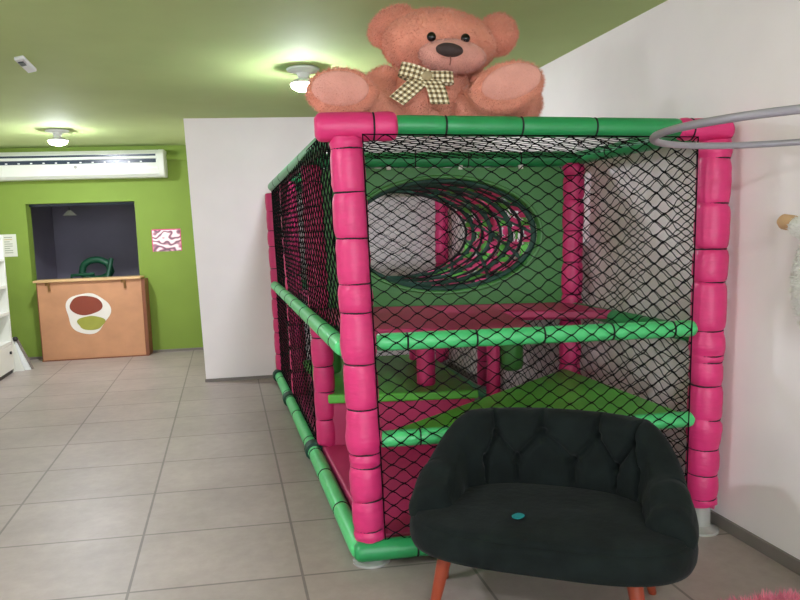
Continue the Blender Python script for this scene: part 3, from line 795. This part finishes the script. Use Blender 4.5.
cushion(.042, .272, .372, .026, .0, 'seat_base')
cushion(.022, .345, .392, .020, .022, 'seat_cushion')
def cleg(x, y, sx, sy):
    MB().tube([cl(x+sx,y+sy,0), cl(x+sx*.97,y+sy*.97,.008), cl(x,y,.27)], [.014,.016,.029], 20).build('leg', M['leg_wood'], chair, True, ang=50)
cleg(-.345,-.16,-.055,-.05); cleg(.300,-.19,.045,-.05); cleg(-.41,.05,-.03,.05); cleg(.30,.14,.06,.07)
tg = MB()
pts = [cl(-.080+  .020*math.cos(a)*(1+.2*math.sin(2*a)), -.175+.024*math.sin(a), .4150) for a in np.linspace(0,2*PI,14)[:-1]]
tg.prism(pts, (0,0,.004))
s_ = tag(tg.build('paper_scrap', M['teal'], loc=tuple(cl(-.075,-.155,.4150))), 'tiny teal scrap lying on the armchair seat', 'scrap')

# ------------------------------------------------------------------ grey hoop on the right wall
hc = np.array([1.712,1.75,1.683]); HR = .452
t = thing('hoop', 'grey tubular hoop jutting out at the upper right', 'hoop', (XR1-.03,1.745,1.683))
MB().tube([hc+np.array([HR*math.cos(2*PI*i/72), HR*math.sin(2*PI*i/72), 0]) for i in range(72)], .0118, 12, closed=True).build('ring', M['hoop'], t, True)
bb = MB(); wx = XR0+(XR1-XR0)*1.68/H
bb.box((hc[0]+HR-.005,1.68,1.668),(wx-.004,1.81,1.698)); bb.box((wx-.014,1.62,1.60),(wx-.0005,1.87,1.76)); bb.build('bracket', M['hoop'], t)

# ------------------------------------------------------------------ white plush toy hanging on the right wall
t = thing('plush_toy', 'white plush toy with a tan tip poking in at the right edge', 'plush toy', (2.12,2.12,1.15))
b = MB().ell((2.105,2.11,1.17),(.065,.115,.21),None,28,20); b.fuzz(5000,.014,.003,.4); b.build('body', M['wool'], t, True, ang=180)
b = MB().tube([(2.11,2.10,1.31),(2.105,2.17,1.37),(2.10,2.215,1.385),(2.10,2.235,1.388)], [.05,.042,.036,.028], 16); b.fuzz(1800,.010,.003,.3); b.build('limb', M['wool'], t, True, ang=180)
MB().tube([(2.10,2.215,1.388),(2.10,2.24,1.395),(2.10,2.285,1.402),(2.10,2.305,1.402)], [.024,.031,.030,.016], 16).build('tip', M['hoof'], t, True)
MB().tube([(2.12,2.06,1.36),(2.14,2.06,1.43),(2.19,2.06,1.46)], .005, 6).build('loop', M['wool'], t, True)

# ------------------------------------------------------------------ pink shag rug
rg = MB(); pts = []
for i in range(48):
    a = 2*PI*i/48; pts.append((1.79+.30*math.copysign(abs(math.cos(a))**.6,math.cos(a)), 1.645+.43*math.copysign(abs(math.sin(a))**.6,math.sin(a)), .001))
t = thing('rug', 'fluffy pink shag rug on the tiles at lower right corner', 'rug', (1.79,1.645,0))
rg.prism(pts, (0,0,.014)); rg.build('backing', M['rug'], t)
pl = MB().prism([(p[0],p[1],.012) for p in pts], (0,0,.006)); nv0 = len(pl.v); pl.fuzz(26000,.042,.0035,-.5,.75)
po = pl.build('pile', M['rug'], t); po['kind'] = 'stuff'

# ------------------------------------------------------------------ daylight, camera, view
w = bpy.data.worlds.new('daylight'); bpy.context.scene.world = w; w.use_nodes = True
bg = w.node_tree.nodes['Background']; bg.inputs['Color'].default_value = (.82,.91,1,1); bg.inputs['Strength'].default_value = 5.0  # sky enters by the added front opening, raised as fill

cam = bpy.data.cameras.new('camera'); co = bpy.data.objects.new('camera', cam); C.objects.link(co)
cam.sensor_fit = 'HORIZONTAL'; cam.sensor_width = 36; cam.lens = 700/800*36; cam.clip_start = .05
yaw, pitch, roll = .24050372783558469, .1026144925769233, .035
f = Vector((math.sin(yaw)*math.cos(pitch), math.cos(yaw)*math.cos(pitch), -math.sin(pitch)))
r = Vector((math.cos(yaw), -math.sin(yaw), 0)); u = r.cross(f)
r2 = r*math.cos(roll)-u*math.sin(roll); u2 = u*math.cos(roll)+r*math.sin(roll)
mw = Matrix.Identity(4)
for i in range(3): mw[i][0], mw[i][1], mw[i][2] = r2[i], u2[i], -f[i]
mw.translation = (0,0,1.43); co.matrix_world = mw
sc = bpy.context.scene; sc.camera = co
sc.view_settings.view_transform = 'Standard'; sc.view_settings.look = 'None'; sc.view_settings.gamma = 1; sc.view_settings.exposure = .56
sc.view_settings.use_curve_mapping = False
sc.cycles.use_denoising = True
sc.cycles.max_bounces = 8; sc.cycles.diffuse_bounces = 6
